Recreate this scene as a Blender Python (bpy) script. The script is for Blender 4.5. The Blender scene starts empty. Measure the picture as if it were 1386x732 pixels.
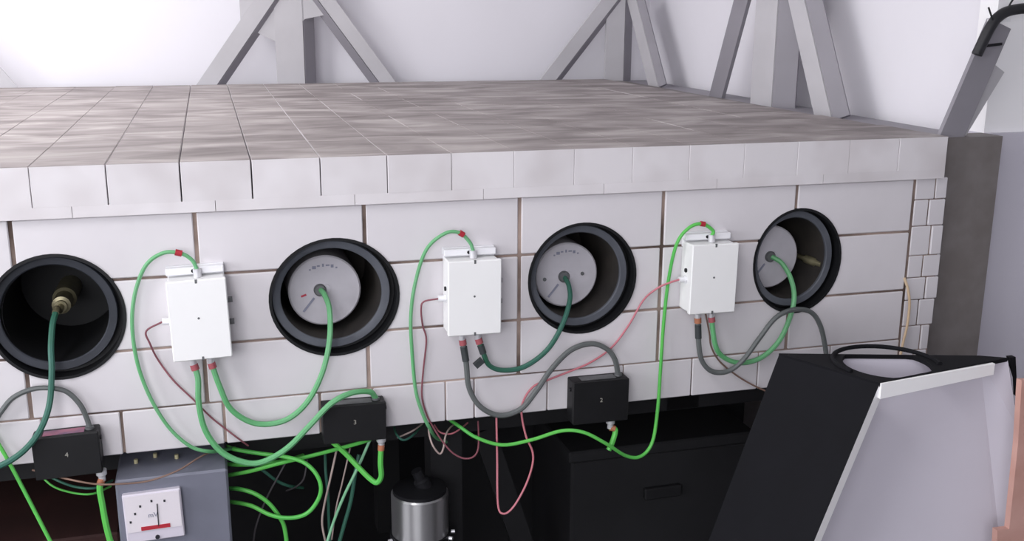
import bpy, bmesh, math, random
from mathutils import Vector, Matrix
random.seed(7)
C = bpy.context.scene.collection
scene = bpy.context.scene
Z0 = 1.03                      # height of the bore axes above the floor

# ------------------------------------------------------------------ camera
W, H, F = 1386.0, 732.0, 1421.05
CAM = Vector((0.2877, -1.9676, 0.5409 + Z0))
YAW, PITCH, ROLL = 0.2793, 0.2457, 0.0049
_f = Vector((math.sin(YAW)*math.cos(PITCH), math.cos(YAW)*math.cos(PITCH), -math.sin(PITCH)))
_r0 = Vector((math.cos(YAW), -math.sin(YAW), 0)); _u0 = _r0.cross(_f)
_r = _r0*math.cos(ROLL) + _u0*math.sin(ROLL); _u = _u0*math.cos(ROLL) - _r0*math.sin(ROLL)
cam = bpy.data.cameras.new('camera'); camo = bpy.data.objects.new('camera', cam); C.objects.link(camo)
cam.sensor_fit = 'HORIZONTAL'; cam.sensor_width = 36; cam.lens = 36*F/W; cam.clip_start = 0.05
camo.matrix_world = Matrix(((_r.x, _u.x, -_f.x, CAM.x), (_r.y, _u.y, -_f.y, CAM.y), (_r.z, _u.z, -_f.z, CAM.z), (0, 0, 0, 1)))
scene.camera = camo
def ray(x, y): return _f + _r*((x-W/2)/F) - _u*((y-H/2)/F)
def onY(x, y, Y=0.0):
    d = ray(x, y); return CAM + d*((Y-CAM.y)/d.y)
def onX(x, y, X):
    d = ray(x, y); return CAM + d*((X-CAM.x)/d.x)
def onZ(x, y, Z):
    d = ray(x, y); return CAM + d*((Z-CAM.z)/d.z)

# ------------------------------------------------------------------ world, lights, exposure
wd = bpy.data.worlds.new('world'); scene.world = wd; wd.use_nodes = True
wd.node_tree.nodes['Background'].inputs[0].default_value = (0.80, 0.86, 1.0, 1)
wd.node_tree.nodes['Background'].inputs[1].default_value = 0.6
scene.view_settings.view_transform = 'Standard'; scene.view_settings.look = 'None'
scene.view_settings.exposure = 0.12; scene.view_settings.gamma = 1.0; scene.view_settings.use_curve_mapping = False
def area(name, loc, target, sx, sy, power, col):
    l = bpy.data.lights.new(name, 'AREA'); l.shape = 'RECTANGLE'; l.size = sx; l.size_y = sy; l.energy = power; l.color = col
    o = bpy.data.objects.new(name, l); C.objects.link(o); o.location = loc
    o.rotation_euler = (Vector(target)-Vector(loc)).to_track_quat('-Z', 'Y').to_euler(); return o
RX0, RX1, RY0, RY1, RZ1 = -2.9, 2.06, -3.6, 2.17, 3.0       # the room
area('window_daylight', (RX0+0.06, -1.6, 1.75), (RX0+2, -1.6, 1.55), 2.2, 1.3, 62, (0.97, 0.97, 1.0))
area('front_fill_light', (-0.9, RY0+0.06, 1.85), (-0.9, RY0+2, 1.65), 2.0, 1.3, 55, (0.97, 0.97, 1.0))  # added fill light behind the camera, brightens the front faces
area('lamp_light_front', (-0.5, -1.4, RZ1-0.13), (-0.5, -1.4, 0), 0.25, 1.3, 15, (1.0, 0.97, 0.96))
area('lamp_light_back', (-0.7, 1.0, RZ1-0.13), (-0.7, 1.0, 0), 0.25, 1.3, 42, (1.0, 0.98, 0.98))

# ------------------------------------------------------------------ materials
def lin(c):
    return tuple(((v/255)/12.92 if v/255 <= 0.04045 else ((v/255+0.055)/1.055)**2.4) for v in c) + (1,)
M = {}
def mat(name, col, rough=0.6, metal=0.0, var=0.0, scale=8.0, col2=None, bump=0.0, spec=0.4):
    m = bpy.data.materials.new(name); m.use_nodes = True; nt = m.node_tree; b = nt.nodes['Principled BSDF']
    b.inputs['Roughness'].default_value = rough; b.inputs['Metallic'].default_value = metal
    b.inputs['Specular IOR Level'].default_value = spec
    a = lin(col); c2 = lin(col2) if col2 else tuple(v*(1-var) for v in a[:3])+(1,)
    tc = nt.nodes.new('ShaderNodeTexCoord'); n = nt.nodes.new('ShaderNodeTexNoise')
    n.inputs['Scale'].default_value = scale; n.inputs['Detail'].default_value = 5
    nt.links.new(tc.outputs['Object'], n.inputs['Vector'])
    rp = nt.nodes.new('ShaderNodeValToRGB'); rp.color_ramp.elements[0].position = 0.35; rp.color_ramp.elements[1].position = 0.65
    rp.color_ramp.elements[0].color = a; rp.color_ramp.elements[1].color = c2
    nt.links.new(n.outputs['Fac'], rp.inputs['Fac']); nt.links.new(rp.outputs['Color'], b.inputs['Base Color'])
    if bump:
        bp = nt.nodes.new('ShaderNodeBump'); bp.inputs['Strength'].default_value = bump; bp.inputs['Distance'].default_value = 0.002
        nt.links.new(n.outputs['Fac'], bp.inputs['Height']); nt.links.new(bp.outputs['Normal'], b.inputs['Normal'])
    M[name] = m; return m
mat('brick_white', (222, 218, 222), 0.45, var=0.10, scale=3.0, bump=0.1)
mat('mortar', (86, 72, 66), 0.9, col2=(178, 158, 148), scale=7, bump=0.3)
mat('white_enamel', (246, 246, 246), 0.4, var=0.02)
mat('rail_white', (238, 238, 242), 0.35, var=0.04)
mat('black_plastic', (18, 18, 21), 0.55, var=0.3, scale=20)
mat('liner_black', (14, 15, 19), 0.6, var=0.25, scale=14)
mat('ring_dark', (54, 57, 66), 0.6, col2=(40, 43, 50), scale=10)
mat('ring_slate', (92, 95, 103), 0.6, col2=(74, 77, 85), scale=10)
mat('bore_dark', (56, 51, 47), 0.8, col2=(40, 37, 36), scale=12)
mat('aluminium', (200, 197, 204), 0.5, 0.0, var=0.16, scale=14)
mat('hub_grey', (120, 122, 124), 0.5, 0.4, var=0.3, scale=30)
mat('mark_grey', (140, 142, 160), 0.6, var=0.1)
mat('mark_red', (186, 70, 86), 0.6, var=0.1)
mat('brass', (158, 151, 122), 0.35, 0.6, var=0.25, scale=40)
mat('chrome', (226, 226, 230), 0.3, 0.45, var=0.1)
_m = mat('steel', (200, 200, 202), 0.34, 0.9, var=0.06, scale=6)
_b = _m.node_tree.nodes['Principled BSDF']; _b.inputs['Anisotropic'].default_value = 0.9; _b.inputs['Anisotropic Rotation'].default_value = 0.25
_t = _m.node_tree.nodes.new('ShaderNodeTangent'); _t.direction_type = 'RADIAL'; _t.axis = 'Z'; _m.node_tree.links.new(_t.outputs[0], _b.inputs['Tangent'])
mat('steel_dark', (38, 38, 42), 0.5, 0.5, var=0.3)
mat('collar_red', (176, 92, 100), 0.6, var=0.15)
mat('collar_orange', (184, 118, 88), 0.6, var=0.15)
mat('tag_red', (178, 44, 58), 0.6, var=0.1)
mat('cable_green', (96, 172, 112), 0.45, col2=(116, 176, 130), scale=6)
mat('cable_green_bright', (104, 200, 88), 0.45, col2=(82, 182, 84), scale=6)
mat('cable_green_dark', (46, 96, 74), 0.5, col2=(58, 106, 96), scale=6)
mat('cable_black', (50, 54, 56), 0.5, col2=(66, 70, 72), scale=6)
mat('cable_grey', (104, 108, 108), 0.5, col2=(84, 88, 88), scale=6)
mat('wire_red', (150, 92, 102), 0.55, col2=(120, 70, 80), scale=8)
mat('wire_pink', (206, 130, 142), 0.55, col2=(188, 108, 118), scale=8)
mat('wire_pale', (190, 172, 166), 0.55, col2=(160, 140, 136), scale=8)
mat('wire_tan', (214, 190, 160), 0.6, col2=(196, 168, 136), scale=8)
mat('wire_brown', (138, 110, 96), 0.6, col2=(112, 90, 82), scale=8)
mat('wire_dim', (84, 80, 84), 0.6, var=0.2)
mat('wire_mint', (150, 206, 170), 0.5, col2=(112, 180, 130), scale=8)
mat('meter_case', (122, 124, 138), 0.5, 0.1, var=0.12, scale=12, bump=0.15)
mat('meter_face', (226, 220, 226), 0.35, var=0.03)
mat('meter_frame', (212, 206, 218), 0.4, var=0.03)
mat('ink', (40, 40, 46), 0.6)
mat('numeral', (150, 148, 140), 0.6)
mat('terminal', (196, 188, 150), 0.5, 0.3)
mat('label_pink', (176, 112, 130), 0.6, col2=(120, 96, 120), scale=30)
mat('board_black', (15, 15, 20), 0.85, var=0.2, scale=10, spec=0.2)
mat('board_white', (250, 249, 250), 0.7, var=0.01)
mat('board_inner', (196, 192, 203), 0.75, var=0.05, scale=4)  # inner face of white board, greyed to paint in the interior's shade
mat('wood_pink', (200, 158, 148), 0.6, col2=(186, 142, 130), scale=10)
mat('frame_paint', (190, 188, 192), 0.5, var=0.10, scale=5)
mat('frame_shade', (140, 137, 144), 0.55, var=0.12, scale=5)  # darker frame grey; on the strut lips, shade painted into the colour
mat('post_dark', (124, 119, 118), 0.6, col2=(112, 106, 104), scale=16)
mat('wall_white', (232, 230, 236), 0.8, var=0.03, scale=2)
mat('wall_panel', (246, 245, 247), 0.7, var=0.02, scale=2)
mat('wall_grey', (206, 203, 214), 0.8, var=0.05, scale=2)
mat('ceiling_white', (236, 236, 236), 0.8, var=0.02, scale=2)
mat('floor_dark', (40, 40, 43), 0.8, var=0.35, scale=3)
mat('stand_black', (24, 24, 27), 0.6, var=0.25, scale=8)
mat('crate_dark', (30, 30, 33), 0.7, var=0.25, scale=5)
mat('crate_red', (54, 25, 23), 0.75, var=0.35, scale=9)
mat('hose_black', (36, 36, 40), 0.5, var=0.3)
mat('tie_white', (236, 236, 238), 0.5)
def emit_mat(name, col, s):
    m = bpy.data.materials.new(name); m.use_nodes = True; b = m.node_tree.nodes['Principled BSDF']
    b.inputs['Base Color'].default_value = col; b.inputs['Emission Color'].default_value = col; b.inputs['Emission Strength'].default_value = s
    M[name] = m
emit_mat('tube_glow', (1, 1, 1, 1), 3.0)
# slab brick: white plastic, dusty and stained grey on the faces that look up
def slab_mat():
    m = bpy.data.materials.new('slab_brick'); m.use_nodes = True; nt = m.node_tree; b = nt.nodes['Principled BSDF']; L = nt.links.new
    b.inputs['Roughness'].default_value = 0.6; b.inputs['Specular IOR Level'].default_value = 0.3
    geo = nt.nodes.new('ShaderNodeNewGeometry'); sp = nt.nodes.new('ShaderNodeSeparateXYZ'); L(geo.outputs['True Normal'], sp.inputs[0])
    mp = nt.nodes.new('ShaderNodeMapping'); mp.inputs['Scale'].default_value = (2.0, 5.0, 1.0); L(geo.outputs['Position'], mp.inputs['Vector'])
    n = nt.nodes.new('ShaderNodeTexNoise'); n.inputs['Scale'].default_value = 2.2; n.inputs['Detail'].default_value = 4; n.inputs['Roughness'].default_value = 0.5; n.inputs['Distortion'].default_value = 0.8
    L(mp.outputs[0], n.inputs['Vector'])
    rp = nt.nodes.new('ShaderNodeValToRGB'); e = rp.color_ramp.elements
    e[0].position = 0.32; e[0].color = lin((116, 108, 107)); e[1].position = 0.7; e[1].color = lin((172, 165, 163))
    x = e.new(0.5); x.color = lin((142, 134, 133)); L(n.outputs['Fac'], rp.inputs['Fac'])
    n2 = nt.nodes.new('ShaderNodeTexNoise'); n2.inputs['Scale'].default_value = 9; L(geo.outputs['Position'], n2.inputs['Vector'])
    rp2 = nt.nodes.new('ShaderNodeValToRGB'); rp2.color_ramp.elements[0].position = 0.4; rp2.color_ramp.elements[1].position = 0.75
    rp2.color_ramp.elements[0].color = lin((226, 222, 225)); rp2.color_ramp.elements[1].color = lin((208, 202, 204)); L(n2.outputs['Fac'], rp2.inputs['Fac'])
    oi = nt.nodes.new('ShaderNodeObjectInfo'); mr = nt.nodes.new('ShaderNodeMapRange'); mr.inputs['To Min'].default_value = 0.94; mr.inputs['To Max'].default_value = 1.0
    L(oi.outputs['Random'], mr.inputs['Value'])
    mx = nt.nodes.new('ShaderNodeMix'); mx.data_type = 'RGBA'
    mr2 = nt.nodes.new('ShaderNodeMapRange'); mr2.inputs['From Min'].default_value = 0.3; mr2.inputs['From Max'].default_value = 0.6; L(sp.outputs['Z'], mr2.inputs['Value'])
    L(mr2.outputs[0], mx.inputs[0]); L(rp2.outputs[0], mx.inputs[6]); L(rp.outputs[0], mx.inputs[7])
    hs = nt.nodes.new('ShaderNodeHueSaturation'); L(mx.outputs[2], hs.inputs['Color']); L(mr.outputs[0], hs.inputs['Value']); L(hs.outputs[0], b.inputs['Base Color'])
    M['slab_brick'] = m
slab_mat()

# ------------------------------------------------------------------ helpers
def tag(o, label=None, cat=None, group=None, kind=None):
    if label: o['label'] = label
    if cat: o['category'] = cat
    if group: o['group'] = group
    if kind: o['kind'] = kind
    return o
def empty(name, loc, label=None, cat=None, group=None):
    o = bpy.data.objects.new(name, None); C.objects.link(o); o.location = loc; o.empty_display_size = 0.05
    return tag(o, label, cat, group)
def wloc(o):
    v = Vector((0, 0, 0))
    while o: v = v + Vector(o.location); o = o.parent
    return v
def obj(name, bm, m, parent=None, smooth=False, bevel=0.0, origin=None):
    """link bm (built in world coordinates) as one mesh object"""
    ms = [m] if isinstance(m, str) else m
    if bevel: bmesh.ops.bevel(bm, geom=bm.edges[:], offset=bevel, segments=1, affect='EDGES', clamp_overlap=True)
    bmesh.ops.recalc_face_normals(bm, faces=bm.faces[:])
    if origin is None:
        zs = [v.co for v in bm.verts]
        origin = Vector((sum(v.x for v in zs)/len(zs), sum(v.y for v in zs)/len(zs), min(v.z for v in zs)))
    for v in bm.verts: v.co -= origin
    if smooth:
        for f in bm.faces: f.smooth = True
        for e in bm.edges:
            if len(e.link_faces) == 2 and e.calc_face_angle(0) > 0.7: e.smooth = False
    me = bpy.data.meshes.new(name); bm.to_mesh(me); bm.free()
    for k in ms: me.materials.append(M[k])
    o = bpy.data.objects.new(name, me); C.objects.link(o)
    o.location = origin - (wloc(parent) if parent else Vector((0, 0, 0))); o.parent = parent
    return o
def box(x0, x1, y0, y1, z0, z1, bm=None):
    bm = bm or bmesh.new()
    v = [bm.verts.new((x, y, z)) for x in (x0, x1) for y in (y0, y1) for z in (z0, z1)]
    for q in ((0, 1, 3, 2), (4, 6, 7, 5), (0, 4, 5, 1), (2, 3, 7, 6), (0, 2, 6, 4), (1, 5, 7, 3)): bm.faces.new([v[i] for i in q])
    return bm
def obox(cen, ax, ay, az, sx, sy, sz, bm=None):
    """box about cen along three axes with full sizes"""
    bm = bm or bmesh.new(); cen = Vector(cen); v = []
    for a in (-.5, .5):
        for b in (-.5, .5):
            for c in (-.5, .5): v.append(bm.verts.new(cen + Vector(ax)*sx*a + Vector(ay)*sy*b + Vector(az)*sz*c))
    for q in ((0, 1, 3, 2), (4, 6, 7, 5), (0, 4, 5, 1), (2, 3, 7, 6), (0, 2, 6, 4), (1, 5, 7, 3)): bm.faces.new([v[i] for i in q])
    return bm
def prism(poly, d, bm=None, mi=(0, 0, 0)):
    """polygon (list of points) extruded by vector d; mi = material of first face, far face, sides"""
    bm = bm or bmesh.new(); d = Vector(d)
    a = [bm.verts.new(Vector(p)) for p in poly]; b = [bm.verts.new(Vector(p)+d) for p in poly]; n = len(a)
    f = bm.faces.new(a); f.material_index = mi[0]; f = bm.faces.new(b[::-1]); f.material_index = mi[1]
    for i in range(n):
        f = bm.faces.new((a[i], a[(i+1) % n], b[(i+1) % n], b[i])); f.material_index = mi[2]
    return bm
def frame_of(d):
    d = Vector(d).normalized(); a = d.cross(Vector((0, 0, 1)))
    if a.length < 1e-3: a = d.cross(Vector((1, 0, 0)))
    a.normalize(); return d, a, d.cross(a)
def lathe(p0, d, prof, n=32, bm=None, sx=1.0):
    """revolve prof [(radius, distance along d)] about the axis through p0"""
    bm = bm or bmesh.new(); d, a, b = frame_of(d); p0 = Vector(p0); rings = []
    for r, t in prof:
        if r < 1e-6: rings.append([bm.verts.new(p0 + d*t)])
        else: rings.append([bm.verts.new(p0 + d*t + a*(r*sx*math.cos(2*math.pi*k/n)) + b*(r*math.sin(2*math.pi*k/n))) for k in range(n)])
    for A, B in zip(rings, rings[1:]):
        for k in range(n):
            q = [A[k % len(A)], A[(k+1) % len(A)], B[(k+1) % len(B)], B[k % len(B)]]
            u = []
            for w in q:
                if w not in u: u.append(w)
            if len(u) > 2: bm.faces.new(u)
    return bm
def cyl(p0, p1, r, n=16, bm=None, r1=None):
    p0 = Vector(p0); p1 = Vector(p1); L = (p1-p0).length; r1 = r if r1 is None else r1
    return lathe(p0, p1-p0, [(0, 0), (r, 0), (r1, L), (0, L)], n, bm)
def smooth_path(P, per=6):
    P = [Vector(p) for p in P]; Q = [P[0]*2-P[1]] + P + [P[-1]*2-P[-2]]; out = []
    for i in range(1, len(Q)-2):
        a, b, c, d = Q[i-1:i+3]
        for k in range(per):
            t = k/per
            out.append(0.5*((b*2) + (c-a)*t + (a*2-b*5+c*4-d)*t*t + (b*3-a-c*3+d)*t*t*t))
    out.append(P[-1]); return out
def sweep(P, r, n=8, bm=None):
    bm = bm or bmesh.new(); rings = []; ref = None
    for i, p in enumerate(P):
        t = (P[min(i+1, len(P)-1)] - P[max(i-1, 0)]).normalized()
        if ref is None: _, ref, _ = frame_of(t)
        a = (ref - t*ref.dot(t)).normalized(); b = t.cross(a); ref = a
        rings.append([bm.verts.new(p + (a*math.cos(2*math.pi*k/n) + b*math.sin(2*math.pi*k/n))*r) for k in range(n)])
    for A, B in zip(rings, rings[1:]):
        for k in range(n): bm.faces.new((A[k], A[(k+1) % n], B[(k+1) % n], B[k]))
    bm.faces.new(rings[0][::-1]); bm.faces.new(rings[-1]); return bm
def boolean_cut(o, cutters):
    for c in cutters:
        md = o.modifiers.new('cut', 'BOOLEAN'); md.operation = 'DIFFERENCE'; md.solver = 'EXACT'; md.object = c
    dg = bpy.context.evaluated_depsgraph_get(); dg.update()
    me = bpy.data.meshes.new_from_object(o.evaluated_get(dg)); o.modifiers.clear(); o.data = me
def struct(name, bm, m): return tag(obj(name, bm, m), kind='structure')

# ------------------------------------------------------------------ the room
struct('floor', box(RX0, 4.2, RY0, RY1+.1, -0.08, 0), 'floor_dark')
struct('ceiling', box(RX0, 4.2, RY0, RY1+.1, RZ1, RZ1+0.08), 'ceiling_white')
struct('wall_back', box(RX0, RX1+.1, RY1, RY1+0.1, 0, RZ1), 'wall_white')
struct('wall_right', box(RX1, RX1+0.1, 0.16, RY1, 0, RZ1), 'wall_white')
wf0 = bmesh.new()                      # wall behind the camera with the opening of the added window
for (x0, x1, z0, z1) in ((RX0, -1.95, 0, RZ1), (.15, 4.2, 0, RZ1), (-1.95, .15, 0, 1.15), (-1.95, .15, 2.55, RZ1)): box(x0, x1, RY0-.1, RY0, z0, z1, wf0)
struct('wall_front', wf0, 'wall_white')
wf0 = bmesh.new()
for (x0, x1, z0, z1) in ((-1.95, -1.89, 1.15, 2.55), (.09, .15, 1.15, 2.55), (-1.89, .09, 1.15, 1.2), (-1.89, .09, 2.5, 2.55), (-.93, -.87, 1.2, 2.5)): box(x0, x1, RY0-.08, RY0, z0, z1, wf0)
struct('added_window', wf0, 'rail_white')  # unseen window frame, added around the front fill light
struct('wall_far_right', box(4.2, 4.3, RY0, 0.2, 0, RZ1), 'wall_white')
SILL = 0.255 + Z0
wl = bmesh.new()                       # left wall with the opening of the window
for (y0, y1, z0, z1) in ((RY0, -2.75, 0, RZ1), (-0.45, RY1+.1, 0, RZ1), (-2.75, -0.45, 0, 1.05), (-2.75, -0.45, 2.45, RZ1)): box(RX0-0.1, RX0, y0, y1, z0, z1, wl)
struct('wall_left', wl, 'wall_white')
wf = bmesh.new()
for (y0, y1, z0, z1) in ((-2.75, -2.69, 1.05, 2.45), (-0.51, -0.45, 1.05, 2.45), (-2.69, -0.51, 1.05, 1.1), (-2.69, -0.51, 2.4, 2.45), (-1.63, -1.57, 1.1, 2.4)): box(RX0-0.08, RX0, y0, y1, z0, z1, wf)
struct('window_1', wf, 'rail_white')
# partition facing the front, white above and greyish below
struct('wall_partition', box(2.03, 4.2, 0.10, 0.16, SILL+.005, RZ1), 'wall_panel')
struct('trim_1', box(2.022, 4.2, 0.085, 0.16, 0, SILL+.005), 'wall_grey')
for nm, (lx, ly) in (('front', (-0.5, -1.4)), ('back', (-0.7, 1.0))):
    t = empty('ceiling_lamp', (lx, ly, RZ1-0.12), 'white fluorescent ceiling lamp above the ' + ('white brick slab' if nm == 'back' else 'floor before the brick block'), 'lamp')
    obj('housing', box(lx-.16, lx+.16, ly-.7, ly+.7, RZ1-.06, RZ1), 'rail_white', t, bevel=.004)
    for s in (-1, 1): obj('lamp_tube', cyl((lx+s*.07, ly-.66, RZ1-.09), (lx+s*.07, ly+.66, RZ1-.09), .016, 12), 'tube_glow', t, True)
    for s in (-1, 1): obj('tube_holder', box(lx-.1, lx+.1, ly+s*.67-.012, ly+s*.67+.012, RZ1-.11, RZ1-.055), 'rail_white', t)

# ------------------------------------------------------------------ brick block with bores
HX = [0.0007, 0.4977, 1.0032, 1.4985]; HZ = [-0.0048, -0.0031, 0.0008, 0.007]; HS = [1.0, 1.065, 1.0, 0.915]
R = 0.1172
ZS, ZA, ZB, ZC, ZBOT, TS = 0.1776, 0.0578, -0.0779, -0.1959, -0.2815, 0.0927
XL, XR, D = -0.68, 1.865, 1.945
cutters = []
for hx, hz, hs in zip(HX, HZ, HS):
    bm = lathe((hx, -.05, hz+Z0), (0, 1, 0), [(0, 0), (R, 0), (R, .36), (0, .36)], 48, sx=hs)
    cutters.append(obj('bore', bm, 'liner_black'))
block = empty('brick_block', ((XL+XR)/2, D/2, ZBOT+Z0), 'long block of stacked white plastic bricks with round bores in its front', 'brick block')
core = obj('mortar_core', box(XL+.004, XR-.006, .0032, D-.01, ZBOT+Z0+.003, ZS+Z0-.001), 'mortar', block)
boolean_cut(core, cutters)
JX = [-0.68, -0.370, -0.0604, 0.249, 0.5584, 0.8678, 1.1772, 1.4866, 1.780]
rows = [(ZA, ZS), (ZB, ZA), (ZC, ZB)]
def brick(parent, x0, x1, y0, y1, z0, z1, m, gap=.0025, name='brick', bevel=.0018):
    return obj(name, box(x0+gap, x1-gap, y0, y1, z0+Z0+gap*.7, z1+Z0-gap*.7), m, parent, bevel=bevel)
def cut_if(o, x0, x1, z0, z1):
    cs = [c for c, hx, hz, hs in zip(cutters, HX, HZ, HS) if x0 < hx+R*hs and x1 > hx-R*hs and z0 < hz+R and z1 > hz-R]
    if cs: boolean_cut(o, cs)
for ri, (z0, z1) in enumerate(rows):
    for x0, x1 in zip(JX, JX[1:]):
        y = random.uniform(-.0015, .0012)
        inside = [hx for hx, hs in zip(HX, HS) if ri == 1 and x0 < hx-R*hs and hx+R*hs < x1]
        for u0, u1 in ([(x0, inside[0]), (inside[0], x1)] if inside else [(x0, x1)]):
            b = brick(block, u0, u1, y, .10, z0, z1, 'brick_white', gap=.0037)
            cut_if(b, u0, u1, z0, z1)
BX = [-0.68, -0.50, -0.33, -0.18, -0.045, 0.093, 0.278, 0.461, 0.565, 0.713, 0.773, 0.93, 1.10, 1.26, 1.42, 1.60, 1.780]
for x0, x1 in zip(BX, BX[1:]):
    wide = [(.0026 if v in (0.093, 0.278, 0.461) else .0012) for v in (x0, x1)]
    brick(block, x0+wide[0]-.001, x1-wide[1]+.001, random.uniform(-.001, .001), .10, ZBOT, ZC, 'brick_white', gap=.001)
# end column of small bricks, laid in courses all along the right side
cz = [ZBOT, -.2250, -.1656, -.1035, -.0509, .0006, .0686, .1285, ZS]
for k, (z0, z1) in enumerate(zip(cz, cz[1:])):
    cut = 1.822 if k % 2 == 0 else 1.835
    xr = XR + (.004 if k > 1 else -.008) + random.uniform(-.004, .003)
    brick(block, 1.783, cut, .001, .10, z0, z1, 'brick_white', gap=.0012)
    brick(block, cut, xr, random.uniform(-.002, .002), .125, z0, z1, 'brick_white', gap=.0014)
    for j in range(6):
        y0 = .125 + j*.303
        brick(block, 1.80, xr+random.uniform(-.003, .003), y0, min(y0+.303, D), z0, z1, 'brick_white', gap=.0012)
# courses along the left side and the back
for z0, z1 in rows + [(ZBOT, ZC)]:
    for j in range(6):
        y0 = .105 + j*.306
        brick(block, XL-.003, XL+.08, y0, y0+.305, z0, z1, 'brick_white')

# ------------------------------------------------------------------ roof slab
slab = empty('brick_slab', ((XL+XR)/2, D/2, ZS+Z0), 'roof slab of grey dusty white bricks lying on the bored block', 'brick slab')
ZM = ZS + 0.020
SX = [0.105 + .1245*k for k in range(-7, 14)] + [1.80]
SX[-2] = 1.722
SX = sorted(set(round(v, 4) for v in SX)); SX = [v for v in SX if v < 1.74]
strong = {round(v, 4) for v in SX if 0.2 < v < 0.4}; medium = {round(v, 4) for v in SX if 0.0 < v < 0.62}
NR = 8; rowY = [-.012 + (D+.004)*k/NR for k in range(NR+1)]
XE = [1.845, 1.832, 1.818, 1.806, 1.797, 1.790, 1.785, 1.781]
brick_mesh = {}
def slab_brick(x0, x1, y0, y1, z0, z1, gx, gy, dz, bev=.0009):
    w, d, h = round(x1-x0-2*gx, 3), round(y1-y0-2*gy, 3), round(z1-z0, 4); k = (w, d, h)
    if k not in brick_mesh:
        bm = box(-w/2, w/2, -d/2, d/2, 0, h)
        if bev: bmesh.ops.bevel(bm, geom=[e for e in bm.edges if max(v.co.z for v in e.verts) > h*.5], offset=bev, segments=1, affect='EDGES')
        me = bpy.data.meshes.new('brick'); bm.to_mesh(me); bm.free(); me.materials.append(M['slab_brick']); brick_mesh[k] = me
    o = bpy.data.objects.new('brick', brick_mesh[k]); C.objects.link(o); o.parent = slab
    o.location = Vector(((x0+x1)/2, (y0+y1)/2, z0+Z0+dz)) - Vector(slab.location); return o
for r in range(NR):
    xs = SX + [XE[r]]
    for x0, x1 in zip(xs, xs[1:]):
        g = .0013 if (x0 in strong or x1 in strong) else .0008 if (x0 in medium or x1 in medium) else .0004
        o = slab_brick(x0, x1, rowY[r], rowY[r+1], ZM, ZS+TS, g, .0008, random.uniform(-.0008, .0004) if r else 0.0)
        o.location.y += random.uniform(-.0008, .0004) if r == 0 else 0
LX = [-0.70, -0.45, -0.20, 0.044, 0.287, 0.54, 0.79, 1.04, 1.29, 1.54]
for r in range(4):
    xs = LX + [1.845 - .012*r]
    y0 = -.012 + r*.489
    for x0, x1 in zip(xs, xs[1:]): slab_brick(x0, x1, y0+.0002, y0+.488, ZS, ZM+.0005, .0005, .0005, 0, 0)
for c in cutters: bpy.data.objects.remove(c)

# ------------------------------------------------------------------ tubes in the bores
def detector(i, label):
    hx, hz, hs = HX[i], HZ[i]+Z0, HS[i]
    t = empty('counter_tube', (hx, .1, hz-R), label, 'tube', 'black tubes lying in the bores')
    obj('liner', lathe((hx, 0, hz), (0, 1, 0), [(R+.0004, .10), (R+.0004, -.003), (R-.005, -.003), (R-.0055, .028), (.095, .030)], 56, sx=hs), 'liner_black', t, True)
    rx, rz = hx-.005, hz+.003
    obj('tube_rim', lathe((rx, 0, rz), (0, 1, 0), [(R-.011, .10), (R-.010, .013), (R-.0115, .011), (.0935, .012), (.0915, .014), (.0922, .022)], 56, sx=hs), 'ring_dark' if i == 0 else 'ring_slate', t, True)
    obj('tube_wall', lathe((rx, 0, rz), (0, 1, 0), [(.0918, .02), (.0918, .25), (0, .25), (0, .27), (.096, .27), (.096, .02)], 56, sx=hs), 'liner_black' if i == 0 else 'bore_dark', t, True)
    return t, hx, hz
disc_c = [None, (0.4855, -.007, .0715), (0.992, -.008, .0695), (1.470, .002, .0715)]
tube_lab = ['black tube in bore without a pale disc, brass fitting deep inside', 'black tube with pale metal end disc bearing a small red mark',
            'black tube with pale metal end disc and a dark green cable', 'black tube with pale disc and bare brass plug beside it']
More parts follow.
